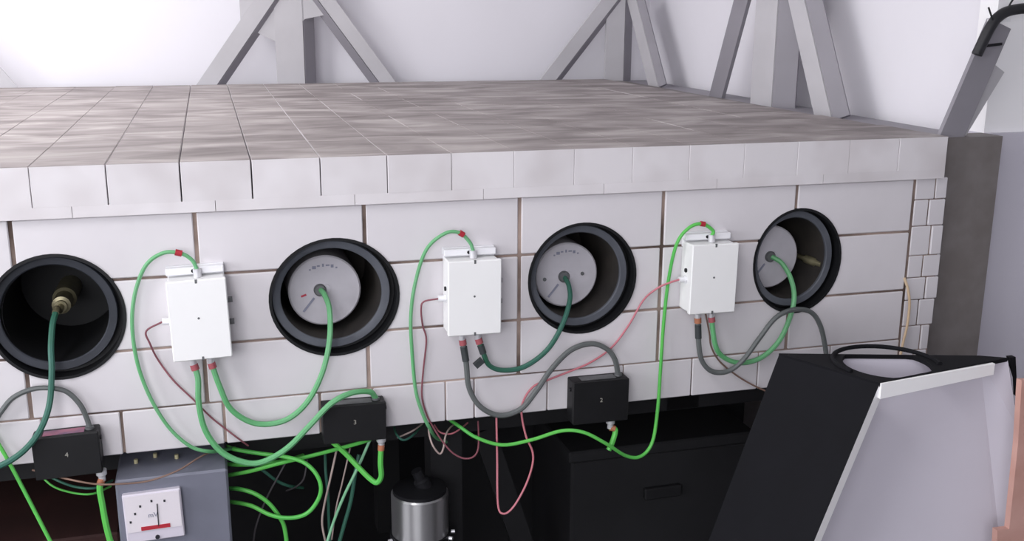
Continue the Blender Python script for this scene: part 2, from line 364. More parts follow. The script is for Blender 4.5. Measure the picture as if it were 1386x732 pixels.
for i in range(4):
    t, hx, hz = detector(i, tube_lab[i])
    if i == 0:
        p = onY(83, 413, .10)
        obj('fitting', lathe(p + Vector((0, .15, 0)), (0, -1, 0), [(0, 0), (.022, 0), (.022, .10), (.017, .105), (.017, .15), (.011, .152), (.011, .160), (0, .160)], 20), 'brass', t, True)
        q = onY(75, 424, .04)
        obj('elbow', sweep(smooth_path([p+Vector((0, -.008, 0)), p+Vector((-.001, -.028, -.003)), onY(77, 418, .055), q]), .0065, 10), 'brass', t, True)
        continue
    cx, cz, cr = disc_c[i]; Y = .07; cz += Z0
    d = obj('end_disc', lathe((cx, Y, cz), (0, 1, 0), [(0, 0), (cr-.003, 0), (cr, .003), (cr, .17), (0, .17)], 48), 'aluminium', t, True)
    hub = onY(*[(433, 392), (763, 374), (1042, 347)][i-1], Y)
    obj('hub', lathe((hub.x, Y+.001, hub.z), (0, -1, 0), [(0, 0), (.0125, 0), (.0125, .005), (.010, .008), (0, .008)], 20), 'hub_grey', d, True)
    hb2 = hub + Vector((.011, 0, .002)); obj('hub', lathe((hb2.x, Y+.001, hb2.z), (0, -1, 0), [(0, 0), (.0095, 0), (.0095, .003), (0, .003)], 18), 'aluminium', d, True)
    a = hub + Vector((-.012, 0, -.016)); b = hub + Vector((-.034, 0, -.043))
    obj('groove', obox(((a+b)/2)+Vector((0, -.0004, 0)), (b-a).normalized(), (0, 1, 0), (b-a).normalized().cross(Vector((0, 1, 0))), (b-a).length, .002, .004), 'mark_grey', d)
    if i < 3:                       # worn, unreadable stamping near the upper edge
        for k in range(7):
            th = math.radians(62 + k*10)
            p = Vector((cx + .052*math.cos(th), Y-.0003, cz + .052*math.sin(th)))
            obj('stamp', obox(p, (1, 0, 0), (0, 1, 0), (0, 0, 1), .0035 + .002*(k % 3), .001, .003 + .003*(k % 2)), 'mark_grey', d)
    if i == 1:
        p = onY(411, 400, Y); obj('red_mark', obox(p, (.95, 0, .3), (0, 1, 0), (-.3, 0, .95), .011, .0015, .004), 'mark_red', d)
    if i == 2:
        for q in ((788, 370), (737, 378)):
            p = onY(*q, Y); obj('screw', cyl(p+Vector((0, .001, 0)), p+Vector((0, -.002, 0)), .004, 10), 'hub_grey', d)
    if i == 3:
        p = onY(1080, 349, .075); q = onY(1096, 355, .035); e = onY(1106, 358, .018)
        pl = obj('brass_plug', lathe(p + Vector((0, .176, 0)), q-p, [(0, 0), (.006, 0), (.006, .165), (.0095, .17), (.0095, .203), (.0065, .207), (.0065, .225), (0, .225)], 16), 'brass', t, True)
bpy.context.view_layer.update()

# ------------------------------------------------------------------ white amplifier boxes
def amp_box(q, label, wire_label=None, rail_px=None, stub=None, plugs=(), slots=()):
    P = [onY(x, y, -.058) for x, y in q]; cen = (P[0]+P[1]+P[2]+P[3])/4
    ax = ((P[1]-P[0]) + (P[2]-P[3])).normalized(); az = Vector((0, 1, 0)).cross(ax)*-1
    if az.z < 0: az = -az
    w = ((P[1]-P[0]).length + (P[2]-P[3]).length)/2; h = ((P[0]-P[3]).length + (P[1]-P[2]).length)/2; Yv = Vector((0, 1, 0))
    def at(u, y, v): return Vector((cen.x, 0, cen.z)) + ax*(u*w/2) + az*(v*h/2) + Yv*y
    t = empty('amplifier_box', at(0, -.03, -1), label, 'electronics box', 'white boxes fixed to the brick front')
    bd = obj('body', obox(at(0, -.026, 0), ax, Yv, az, w-.004, .046, h-.004), 'white_enamel', t, bevel=.0025)
    lid = obj('lid', obox(at(0, -.053, 0), ax, Yv, az, w, .012, h), 'white_enamel', t, bevel=.0018)
    obj('lid_dot', cyl(at(-.02, -.0595, .05), at(-.02, -.0570, .05), .0022, 8), 'hub_grey', lid)
    for v, s in ((.965, 1), (-.965, -1)):
        obj('lid_notch', obox(at(.0, -.0585, v), ax, Yv, az, .004, .002, .007), 'hub_grey', lid)
    rl = obj('mounting_rail', obox(at(-.02, -.012, 1.12), ax, Yv, az, w*.98, .024, .013), 'rail_white', t, bevel=.0015)
    obj('rail_plate', obox(at(0, -.004, 1.02), ax, Yv, az, w*.96, .008, .03), 'rail_white', t)
    obj('rail_screw', cyl(at(-.08, -.026, 1.12), at(-.08, -.014, 1.12), .0035, 10), 'steel_dark', rl)
    obj('top_socket', cyl(at(.06, -.030, .98), at(.06, -.030, 1.19), .0075, 14), 'chrome', t, True)
    obj('side_socket', cyl(at(-.97, -.030, -.06), at(-1.26, -.030, -.06), .0062, 14), 'rail_white', t, True)
    obj('side_socket_nut', cyl(at(-.97, -.030, -.06), at(-1.04, -.030, -.06), .009, 6), 'rail_white', t)
    obj('side_knob', cyl(at(-.96, -.030, .20), at(-1.02, -.030, .20), .0045, 10), 'steel_dark', t)
    for v in (.34, -.22):
        obj('side_switch', obox(at(1.07, -.028, v), ax, Yv, az, .010, .008, .009), 'hub_grey', t)
    for u in (-.36, .24):
        s = obj('bottom_socket', lathe(at(u, -.032, -.97), -az, [(0, 0), (.0085, 0), (.0085, .009), (.0066, .010), (.0066, .021), (0, .021)], 14), 'chrome', t, True)
    return t, at
ampA, atA = amp_box([(221, 382), (304.3, 376), (316, 481.7), (237.4, 490.8)], 'white metal box, slightly tilted, with green cables from both bottom sockets')
ampB, atB = amp_box([(604.2, 354.1), (677.2, 351.4), (680.2, 449.8), (608.8, 456.4)], 'white metal box with two black cables from its bottom sockets')
ampC, atC = amp_box([(936.6, 332), (1001, 329), (994, 422), (933.9, 426.3)], 'white metal box with one black and one green bottom cable')

# ------------------------------------------------------------------ numbered black boxes under the bores
def text_bm(s, size, depth):
    cu = bpy.data.curves.new('txt', 'FONT'); cu.body = s; cu.size = size; cu.extrude = depth; cu.align_x = 'CENTER'; cu.align_y = 'CENTER'; cu.resolution_u = 3
    o = bpy.data.objects.new('txt', cu); C.objects.link(o); dg = bpy.context.evaluated_depsgraph_get(); dg.update()
    me = bpy.data.meshes.new_from_object(o.evaluated_get(dg)); bm = bmesh.new(); bm.from_mesh(me)
    bpy.data.objects.remove(o); bpy.data.meshes.remove(me); return bm
def put_text(s, size, cen, ax, az, name, m, parent, depth=.0005):
    bm = text_bm(s, size, depth); n = Vector(ax).cross(Vector(az))
    mt = Matrix((ax, az, n)).transposed().to_4x4(); mt.translation = cen; bm.transform(mt)
    return obj(name, bm, m, parent)
def black_box(x0, x1, z0, z1, num, label, plug_u, tilt=0.0, pink=False):
    ax = Vector((math.cos(tilt), 0, math.sin(tilt))); az = Vector((-math.sin(tilt), 0, math.cos(tilt))); Yv = Vector((0, 1, 0))
    cen = Vector(((x0+x1)/2, 0, (z0+z1)/2+Z0)); w, h = x1-x0, z1-z0
    def at(u, y, v): return cen + ax*(u*w/2) + az*(v*h/2) + Yv*y
    t = empty('junction_box', at(0, -.02, -1), label, 'electronics box', 'numbered black boxes along the block base')
    obj('body', obox(at(0, -.019, 0), ax, Yv, az, w, .038, h), 'black_plastic', t, bevel=.002)
    obj('lid', obox(at(0, -.040, 0), ax, Yv, az, w-.001, .005, h-.001), 'black_plastic', t, bevel=.001)
    obj('top_gland', cyl(at(.72, -.020, .98), at(.72, -.020, 1.10), .008, 14), 'hub_grey', t, True)
    obj('top_label', obox(at(-.05, -.022, 1.005), ax, Yv, az, w*.62, .022, .0015), 'label_pink' if pink else 'hub_grey', t)
    for s in (-1, 1): obj('side_screw', cyl(at(s*.99, -.022, .55), at(s*1.05, -.022, .55), .004, 10), 'steel_dark', t)
    sk = obj('bottom_socket', lathe(at(plug_u, -.028, -.97), -az, [(0, 0), (.0095, 0), (.0095, .010), (.0065, .013), (.0065, .022), (0, .022)], 14), 'chrome', t, True)
    put_text(num, .013, at(.0, -.0427, .08), ax, az, 'numeral', 'numeral', t)
    return t, at
boxF, atF = black_box(-.0585, .0555, -.297, -.216, '4', 'small black box numbered 4 with pinkish label strip on top', .93, .02, True)
boxG, atG = black_box(.4610, .5842, -.2880, -.2110, '3', 'small black box with thick green cable plugged into its top', .86, -.012)
boxH, atH = black_box(.9735, 1.0965, -.3030, -.2095, '2', 'small black box with grey cable arching into its top', .45, -.006)

# ------------------------------------------------------------------ cables
def P3(pts, y=-.018):
    return [p if isinstance(p, Vector) else onY(p[0], p[1], p[2] if len(p) > 2 else y) for p in pts]
def cable(name, label, pts, r, m, y=-.018, cat='cable', parts=(), group=None, n=8):
    P = smooth_path(P3(pts, y)); 
    if not parts:
        return tag(obj(name, sweep(P, r, n), m, smooth=True), label, cat, group)
    base = P[-1].copy(); base.z = min(p.z for p in P)
    t = empty(name, base, label, cat, group)
    obj('cable_jacket', sweep(P, r, n), m, t, True)
    for pn, fn, pm in parts: obj(pn, fn(P), pm, t, True)
    return t
def collar(i0, r, k=0, L=.016):
    def fn(P):
        Q = P if k == 0 else P[::-1]
        d = (Q[2]-Q[0]).normalized(); return cyl(Q[0]+d*i0, Q[0]+d*(i0+L), r, 12)
    return fn
def plug(r=.0088, L=.012, k=0): return collar(-.004, r, k, L)
def clip_at(px, r, L=.010):
    def fn(P):
        tgt = onY(px[0], px[1], px[2]); i = min(range(1, len(P)-1), key=lambda j: (P[j]-tgt).length)
        d = (P[i+1]-P[i-1]).normalized(); return cyl(P[i]-d*L/2, P[i]+d*L/2, r, 10)
    return fn
G, GB, GD = 'cable_green', 'cable_green_bright', 'cable_green_dark'
V = lambda at, u, v, y: at(u, y, v)
# first white box
cable('signal_cable', 'thin green cable looping from top of the tilted white box', [V(atA, .06, 1.17, -.030), (260, 352, -.030), (245, 343, -.03), (222, 342, -.03), (199, 357, -.025), (185, 388), (179, 425), (181, 465), (190, 505), (207, 545), (230, 580), (258, 604), (284, 611, -.01), (300, 609, .03), (318, 606, .08)], .0036, G,
      parts=[('red_tag', clip_at((243, 343, -.03), .0058, .012), 'tag_red')])
cable('signal_cable', 'thick green cable from tilted white box arching into black box top', [V(atA, -.36, -1.20, -.032), (268, 512, -.034), (269, 545, -.032), (277, 580, -.028), (296, 608, -.03), (322, 623, -.032), (352, 626, -.034), (388, 607, -.04), (420, 575, -.05), (448, 546, -.055), (475, 532, -.045), (500, 530, -.03), V(atG, .72, 1.09, -.020)], .0058, G,
      parts=[('collar', collar(.001, .0075, 0, .011), 'collar_red')])
cable('signal_cable', 'thick green cable from tilted white box to red-marked disc', [V(atA, .24, -1.20, -.032), (297, 522, -.034), (313, 554, -.03), (346, 573, -.025), (385, 569, -.025), (415, 545, -.025), (436, 505, -.025), (446, 460, -.015), (446, 420, .02), (440, 400, .045), (434, 392, .066)], .0055, G,
      parts=[('collar', collar(.001, .0075, 0, .011), 'collar_red')])
cable('thin_wire', 'thin dark red wire hanging from side of the tilted white box', [V(atA, -1.25, -.06, -.030), (198, 448, -.03), (203, 465, -.028), (214, 487), (235, 515), (262, 541), (285, 564), (305, 580, -.008), (322, 593, -.006), (336, 603, .01)], .0018, 'wire_red', y=-.008)
# left tube and box 4
cable('signal_cable', 'dark green cable hanging from brass fitting inside discless tube', [(75, 424, .04), (71, 440, .02), (69, 470, -.005), (70, 500, -.02), (68, 540, -.03), (60, 570, -.045), (45, 596, -.06), (22, 618, -.06), (-10, 634, -.055), (-70, 650, -.045), (-150, 640, -.03), (-210, 600, -.02), (-240, 540, -.015)], .0056, GD)
cable('signal_cable', 'dark grey cable arching into the black box numbered 4', [(-215, 545), (-180, 600), (-120, 640), (-60, 630), (-25, 600), (-8, 572), (3, 555), (18, 538), (42, 527), (66, 525, -.022), (90, 530), (108, 547), (117, 565), V(atF, .72, 1.08, -.020)], .0048, 'cable_grey')
cable('signal_cable', 'straight pale green cable slanting down beside black box numbered 4', [(-60, 380), (-68, 430), (-62, 485), (-38, 545), (-10, 590, -.015), (0, 604, -.015), (18, 636, -.02), (42, 682, -.03), (72, 740, -.04)], .0036, GB)
cable('signal_cable', 'green cable plugged into bottom of the black box numbered 4', [V(atF, .93, -1.42, -.028), (135, 660, -.03), (139, 685, -.03), (144, 712, -.03), (152, 742, -.03)], .0058, GB,
      parts=[('collar', collar(.0, .0068, 0, .012), 'collar_orange')])
cable('thin_wire', 'pinkish brown wire sagging below black box numbered 4', [(44, 636, .02), (70, 643, -.01), (100, 650, -.05), (130, 655, -.05), (160, 655, -.05), (200, 651, -.05), (240, 637, -.05), (268, 620, -.03), (292, 608, .01)], .0018, 'wire_brown')
cable('thin_wire', 'lower thin green wire sagging behind black box numbered 4', [(52, 640, .01), (72, 658, .0), (100, 667, .0), (126, 668, .0), (150, 658, .04)], .002, GB)
cable('thin_wire', 'upper thin green wire sagging behind black box numbered 4', [(56, 638, .01), (80, 651, .0), (104, 659, .0), (130, 660, .0), (152, 650, .04)], .0025, GD)
# second white box
cable('signal_cable', 'thin green cable looping from top of the black-cabled white box', [V(atB, .06, 1.17, -.030), (636, 328, -.030), (622, 315, -.03), (602, 316, -.03), (577, 338, -.025), (562, 383), (556, 430), (558, 480), (563, 530), (573, 562), (582, 580, -.012), (590, 592, .03), (604, 598, .09)], .0036, G,
      parts=[('red_tag', clip_at((626, 317, -.03), .0058, .010), 'tag_red')])
cable('thin_wire', 'thin dark red wire curling down from black-cabled white box side', [V(atB, -1.25, -.06, -.030), (574, 408, -.03), (570, 418, -.025), (572, 440), (577, 460), (573, 500), (571, 535), (578, 562), (590, 584, -.01), (601, 600, -.01), (613, 613, -.01), (627, 620, -.01), (639, 619, -.01), (646, 611, .0), (648, 595, .02), (647, 570, .05)], .0018, 'wire_red', y=-.008)
cable('signal_cable', 'black cable from white box curving up into grey-cabled black box', [V(atB, -.36, -1.20, -.032), (631, 492, -.034), (635, 525, -.03), (650, 550, -.028), (676, 562, -.028), (704, 554, -.028), (725, 530, -.025), (746, 500, -.022), (772, 474, -.022), (800, 465, -.022), (821, 472, -.022), (832, 486, -.022), V(atH, .72, 1.08, -.020)], .0056, 'cable_grey',
      parts=[('collar', collar(.001, .0075, 0, .011), 'collar_red'), ('boot', collar(.016, .0072, 0, .03), 'cable_black')])
cable('signal_cable', 'dark green cable from white box to unmarked pale disc', [V(atB, .24, -1.20, -.032), (655, 480, -.034), (663, 495, -.03), (682, 501, -.027), (710, 496, -.025), (740, 474, -.022), (760, 442, -.015), (771, 408, .015), (770, 387, .045), (764, 375, .066)], .0052, GD,
      parts=[('collar', collar(.001, .0075, 0, .011), 'collar_red'), ('boot', collar(.016, .0070, 0, .018), 'cable_black'),
             ('boot_tail', lambda P: obox(onY(648, 491, -.034), (.78, 0, .62), (0, 1, 0), (-.62, 0, .78), .020, .010, .012), 'cable_black')])
# third white box
cable('signal_cable', 'long green cable from mixed-cable white box sagging under the block', [V(atC, .06, 1.17, -.030), (965, 312, -.030), (951, 303, -.03), (933, 308, -.028), (916, 330, -.025), (905, 378), (898, 440), (894, 500), (890, 555, -.022), (883, 598, -.025), (868, 617, -.03), (848, 617, -.035), (820, 600, -.05), (790, 585, -.045), (760, 583, -.03), (720, 595, -.02), (680, 602, -.01), (645, 592, .0), (622, 577, .02), (606, 566, .06)], .0038, GB,
      parts=[('red_tag', clip_at((951, 303, -.03), .0055, .010), 'tag_red')])
cable('thin_wire', 'long pink wire from a white box side drooping into a low loop', [V(atC, -1.25, -.06, -.030), (905, 383, -.028), (890, 390), (871, 406), (851, 440), (828, 470), (800, 490), (770, 503), (742, 514), (722, 523), (709, 541), (706, 560), (712, 590, -.012), (721, 612, -.014), (720, 632, -.016), (710, 660, -.02), (694, 687, -.02), (681, 695, -.02), (674, 682, -.012), (673, 620, .0), (672, 568, .01), (672, 556, .03)], .0022, 'wire_pink', y=-.008)
cable('signal_cable', 'black cable from a white box arching behind the board hood', [V(atC, -.36, -1.20, -.032), (946, 468, -.034), (951, 490, -.03), (965, 503, -.028), (986, 502, -.028), (1006, 487, -.03), (1029, 456, -.034), (1050, 430, -.036), (1074, 419, -.036), (1097, 422, -.03), (1110, 440, -.025), (1117, 470, -.022), (1120, 500, -.022)], .0055, 'cable_grey',
      parts=[('collar', collar(.001, .0075, 0, .011), 'collar_orange'), ('boot', collar(.016, .0070, 0, .03), 'cable_black')])
cable('signal_cable', 'thick green cable leading to disc of tube with brass plug', [V(atC, .24, -1.20, -.032), (968, 466, -.034), (979, 483, -.028), (1002, 491, -.022), (1030, 484, -.02), (1054, 462, -.02), (1069, 430, -.015), (1075, 402, .0), (1070, 376, .03), (1058, 356, .052), (1044, 347, .066)], .0055, G,
      parts=[('collar', collar(.001, .0075, 0, .011), 'collar_red')])
cable('thin_wire', 'thin brown wire between black and green cables of one white box', [V(atC, -.06, -.97, -.030), (960, 450, -.028), (963, 470, -.02), (975, 490, -.012), (1000, 510, -.010), (1025, 524, -.01), (1046, 533, -.01), (1062, 540, .0)], .0019, 'wire_brown', y=-.01)
cable('thin_wire', 'short cream wire hanging on the small end bricks', [(1224, 376, -.002), (1229, 392), (1231, 412), (1228, 440), (1222, 465), (1218, 486)], .003, 'wire_tan', y=-.006)
# tangle below the block
tg = 'cables tangled below the block'
cable('signal_cable', 'green cable plugged into bottom of green-cabled black box, bent back', [V(atG, .86, -1.42, -.028), (515, 626, -.028), (516, 644, -.025), (510, 653, -.02), (500, 647, -.012), (484, 631, .0), (467, 613, .02), (449, 597, .05)], .0056, GB,
      parts=[('collar', collar(.0, .0068, 0, .012), 'collar_orange')])
cable('signal_cable', 'short green cable stub under grey-cabled black box', [V(atH, .45, -1.40, -.028), (833, 582, -.030), (829, 598, -.034), (824, 609, -.036)], .0058, GB,
      parts=[('collar', collar(.0, .0068, 0, .010), 'collar_orange')])
T = [('green cable lying topmost out of meter case side, nearly level', [(296, 628, .12), (306, 628, .08), (325, 629, .06), (358, 627, .05), (388, 623, .06), (410, 616, .1)], .0042, GB),
     ('green cable rising from meter case towards the black box', [(298, 644, .10), (309, 643, .06), (339, 637.5, .04), (378, 627, .03), (416, 618, .03), (455, 608, .03), (494, 597, .03), (512, 588, .05)], .0040, GB),
     ('green cable making a big round loop beside the meter case', [(306, 604, .10), (319, 608, .06), (348, 613, .04), (385, 618, .02), (410, 625, .0), (426, 638.5, -.01), (434, 656, -.015), (432, 673, -.015), (420, 691, -.01), (405, 699, -.005), (385, 700.6, .0), (364, 696, .01), (339, 684, .03), (312, 679, .06), (300, 679, .10)], .0042, GB),
     ('green cable curving down out of meter case side', [(298, 662, .10), (310, 661, .06), (325, 662, .04), (345, 668, .03), (364, 681, .025), (378, 699, .02), (385, 714, .02), (389, 742, .02)], .0044, GB),
     ('mint green thin cable slanting down between grey wires', [(503, 590, .04), (486, 629, .03), (467, 668, .03), (453, 702, .03), (440, 742, .03)], .0030, 'wire_mint'),
     ('thicker pale wire hanging straight down near the mint green cable', [(457, 598, .04), (455, 611, .04), (447, 648, .04), (439, 683, .04), (436, 706, .04), (439, 726, .04), (444, 745, .05)], .0022, 'wire_pale'),
     ('thinnest pale wire hanging just behind the mint green cable', [(474, 606, .06), (471, 619, .06), (463, 654, .06), (455, 687, .06), (449, 730, .07)], .0017, 'wire_pale'),
     ('dark green cable hanging between mint cable and steel canister', [(486, 615, .07), (481, 640, .06), (475, 677, .06), (467, 706, .06), (456, 745, .06)], .0042, GD),
     ('dim grey wire slanting down inside the big green loop', [(390, 618, .12), (385, 629, .1), (368, 660, .1), (356, 685, .1), (346, 714, .1), (342, 740, .12)], .0020, 'wire_dim'),
     ('short dark teal cable inside the big green loop', [(345, 630, .14), (358, 638, .12), (374, 650, .12), (390, 657, .12), (410, 660, .16)], .0034, GD),
     ('dim grey hooked wire inside the big green loop', [(416, 622, .12), (414, 635, .1), (410, 650, .1), (400, 659, .12), (388, 664, .16)], .0018, 'wire_dim'),
     ('dark green thin cable hanging behind the pale wire', [(440, 612, .12), (441, 640, .1), (444, 670, .1), (445, 700, .1), (447, 740, .1)], .0032, GD),
     ('dark green small arc of cable between black box and canister', [(533, 572, .08), (535, 584, .03), (541, 593, .01), (549, 595, .01), (561, 587, .03), (572, 574, .08)], .0024, GD),
     ('pale thin arc of wire under block beside dark green arc', [(538, 592, .05), (548, 588, .03), (560, 582, .03), (571, 574, .06), (576, 568, .1)], .0018, 'wire_pale'),
     ('pale pink wire in a narrow loop under the block edge', [(580, 574, .02), (581, 588, .0), (586, 603, -.01), (595, 614, -.01), (600, 607, -.01), (603, 590, .0), (609, 579, .03), (618, 572, .07)], .0019, 'wire_pale'),
     ('pinkish wire making a shallow curve under the block edge', [(588, 575, .06), (596, 585, .03), (610, 587, .02), (622, 581, .03), (633, 572, .06)], .0018, 'wire_pink')]
for lb, pts, r, m in T: cable('loose_cable', lb, pts, r, m, cat='cable', group=tg)

# ------------------------------------------------------------------ grey case with a panel meter
ZT = ZBOT + Z0 - .030                                        # its top, just below the block
cl, cr_ = onY(155, 650, -.035), onY(308, 636, -.035)
tilt = -.02
mx0, mx1 = cl.x, cr_.x; MZ = (cl.z+cr_.z)/2
meter = empty('meter_case', ((mx0+mx1)/2, .04, 0), 'grey metal instrument case with a white panel meter, below the block', 'instrument')
obj('case', box(mx0, mx1, -.035, .112, MZ-.34, MZ), 'meter_case', meter, bevel=.004)
for sx in (-1, 1):
    for y in (-.015, .09): obj('leg', box((mx0+mx1)/2+sx*(mx1-mx0)*.42-.012, (mx0+mx1)/2+sx*(mx1-mx0)*.42+.012, y-.012, y+.012, 0, MZ-.335), 'stand_black', meter)
mq = [onY(164, 672, -.047), onY(241, 661, -.047), onY(253.5, 725, -.047), onY(173, 736, -.047)]
mc = (mq[0]+mq[1]+mq[2]+mq[3])/4; mw = ((mq[1]-mq[0]).length+(mq[2]-mq[3]).length)/2; mh = ((mq[0]-mq[3]).length+(mq[1]-mq[2]).length)/2
ax = (mq[1]-mq[0]+mq[2]-mq[3]).normalized(); az = ax.cross(Vector((0, 1, 0)))*-1
if az.z < 0: az = -az
Yv = Vector((0, 1, 0))
def mt(u, v, y=-.047): return Vector((mc.x, y, mc.z)) + ax*(u*mw/2) + az*(v*mh/2)
fr = obj('meter', obox(mt(0, 0, -.040), ax, Yv, az, mw, .014, mh), 'meter_frame', meter, bevel=.002)
obj('dial', obox(mt(0, .2, -.0475), ax, Yv, az, mw*.94, .002, mh*.74), 'meter_face', fr)
obj('red_bar', obox(mt(.03, -.43, -.0490), ax, Yv, az, mw*.50, .002, mh*.075), 'tag_red', fr)
a_, b_ = mt(.13, -.42), mt(.16, .52); nd = (b_-a_).normalized()
obj('needle', obox((a_+b_)/2+Vector((0, -.0025, 0)), nd, Yv, nd.cross(Yv), (b_-a_).length, .001, .0018), 'ink', fr)
for k, (u, v) in enumerate(((-.80, -.10), (-.62, .22), (-.42, .50), (-.02, .66), (.42, .60))):
    obj('scale_mark', obox(mt(u, v, -.0487), ax, Yv, az, .0035, .001, .0045), 'ink', fr)
put_text('mV', .013, mt(-.02, .08, -.0488), ax, az, 'unit_letters', 'mark_grey', fr)
obj('zero_screw', cyl(mt(.05, -.86, -.0445), mt(.05, -.86, -.0500), .004, 12), 'ink', fr)
for (x, y) in ((184, 624), (210, 616), (239, 617.5)):
    p = onZ(x, y, MZ+.004); obj('terminal', cyl((p.x, p.y, MZ-.002), (p.x, p.y, MZ+.008), .004, 10), 'terminal', meter, True)

# ------------------------------------------------------------------ steel canister
cb = onY(568, 664, .06); zt = cb.z
can = empty('steel_canister', (cb.x, .06, 0), 'shiny steel canister with dark plug on top, standing below the block', 'canister')
rc = .061
obj('body', lathe((cb.x, .06, 0), (0, 0, 1), [(0, 0), (rc, 0), (rc, zt-.003), (rc-.003, zt), (0, zt)], 40), 'steel', can, True)
obj('cap', lathe((cb.x, .06, zt-.001), (0, 0, 1), [(0, 0), (rc-.004, 0), (rc-.004, .008), (.03, .014), (0, .014)], 32), 'steel_dark', can, True)
pl = obj('plug', lathe((cb.x+.012, .055, zt+.004), (-.38, .0, .9), [(0, 0), (.017, 0), (.017, .025), (.012, .028), (.012, .05), (0, .05)], 16), 'steel_dark', can, True)
band = obj('clamp_band', lathe((cb.x, .06, zt-.105), (0, 0, 1), [(rc-.001, 0), (rc+.004, 0), (rc+.004, .012), (rc-.001, .012)], 36), 'steel_dark', can, True)
for a in (-2.9, -2.5, -.15, -.6):
    p = Vector((cb.x+math.cos(a)*(rc+.005), .06+math.sin(a)*(rc+.005), zt-.099)); obj('clamp_screw', cyl(p, p+Vector((math.cos(a), math.sin(a), 0))*.008, .004, 8), 'chrome', band)

# ------------------------------------------------------------------ stand below the block
st = empty('block_stand', ((XL+XR)/2, D/2, 0), 'black steel stand of beams and legs carrying the brick block', 'stand')
zt_ = ZBOT + Z0
for y in (.16, 1.0, 1.82): obj('cross_beam', box(XL+.02, XR-.02, y-.04, y+.04, zt_-.08, zt_+.001), 'stand_black', st)
for x in (XL+.1, .74, 1.3, 1.78): obj('long_beam', box(x-.04, x+.04, .12, 1.86, zt_-.079, zt_), 'stand_black', st)
for x in (XL+.1, .74, 1.78):
    for y in (.16, 1.0, 1.82):
        obj('leg', box(x-.035, x+.035, y-.035, y+.035, 0, zt_-.075), 'stand_black', st)
a, b = onY(655, 585, .2), onY(722, 780, .2); d = (b-a).normalized()
obj('diagonal_brace', obox((a+b)/2, d, Yv, d.cross(Yv), (b-a).length+.02, .03, .05), 'stand_black', st)
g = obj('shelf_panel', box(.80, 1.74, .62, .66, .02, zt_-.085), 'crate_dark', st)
# things standing in the dark below
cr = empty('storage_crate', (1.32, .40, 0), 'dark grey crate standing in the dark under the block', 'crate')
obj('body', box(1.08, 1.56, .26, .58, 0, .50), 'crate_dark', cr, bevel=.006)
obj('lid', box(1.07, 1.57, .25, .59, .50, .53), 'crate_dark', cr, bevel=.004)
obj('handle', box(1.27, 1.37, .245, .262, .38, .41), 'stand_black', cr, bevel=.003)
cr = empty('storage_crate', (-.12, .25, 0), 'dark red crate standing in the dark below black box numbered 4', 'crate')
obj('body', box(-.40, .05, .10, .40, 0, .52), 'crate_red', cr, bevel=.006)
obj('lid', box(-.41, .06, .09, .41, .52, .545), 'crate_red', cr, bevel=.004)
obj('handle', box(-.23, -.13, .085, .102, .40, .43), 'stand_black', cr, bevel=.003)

# ------------------------------------------------------------------ hood of foam board
ZH = -.045 + Z0
BL, FL, FR, BR = onZ(1054, 481, ZH), onZ(1190, 521, ZH), onZ(1364, 487, ZH), onZ(1326, 484, ZH)
HB = ZH - .42
def down(p, x, y):              # the point where the edge through p meets the hood's base, p to the pixel direction at the height seen
    pass
hood = empty('board_hood', (0, 0, 0), 'open hood of black boards with white edges and a round hole on top', 'hood')
hood.location = ((FL.x+FR.x)/2, (BL.y+FL.y)/2, HB)
def edge_pt(p, px, flare):
    """bottom end of an edge: passes through pixel px, pulled outwards by flare (metres in Y) at that height"""
    q = onY(px[0], px[1], p.y + flare); k = (HB - p.z)/(q.z - p.z); return p + (q-p)*k
FLb = edge_pt(FL, (1102, 732), 0.0)
def on_plane(px, a, b, c, top):
    n = (b-a).cross(c-a); d = ray(*px); q = CAM + d*((a-CAM).dot(n)/d.dot(n)); return top + (q-top)*((HB-top.z)/(q.z-top.z))
BLb = BL + (FLb-FL)*.93; BLb.z = HB; BRb = on_plane((1346, 732), BL, BR, BLb, BR)
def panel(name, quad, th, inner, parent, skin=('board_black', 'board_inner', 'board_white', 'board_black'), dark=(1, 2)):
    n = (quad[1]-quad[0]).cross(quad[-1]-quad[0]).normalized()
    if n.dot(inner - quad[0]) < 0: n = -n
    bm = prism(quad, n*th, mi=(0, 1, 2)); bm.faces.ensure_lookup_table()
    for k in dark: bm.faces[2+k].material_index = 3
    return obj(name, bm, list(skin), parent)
mid = (FL+FR+BL+BR)/4 - Vector((0, 0, .2))
TH = .022
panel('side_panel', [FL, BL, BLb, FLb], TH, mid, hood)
_e = (BR-BL).normalized()*.006
panel('back_panel', [BL+_e+Vector((0, 0, -.001)), BR, BRb, BLb+_e], .010, CAM + ((BL-CAM)*2), hood, ('board_inner', 'board_black', 'board_black', 'board_black'))
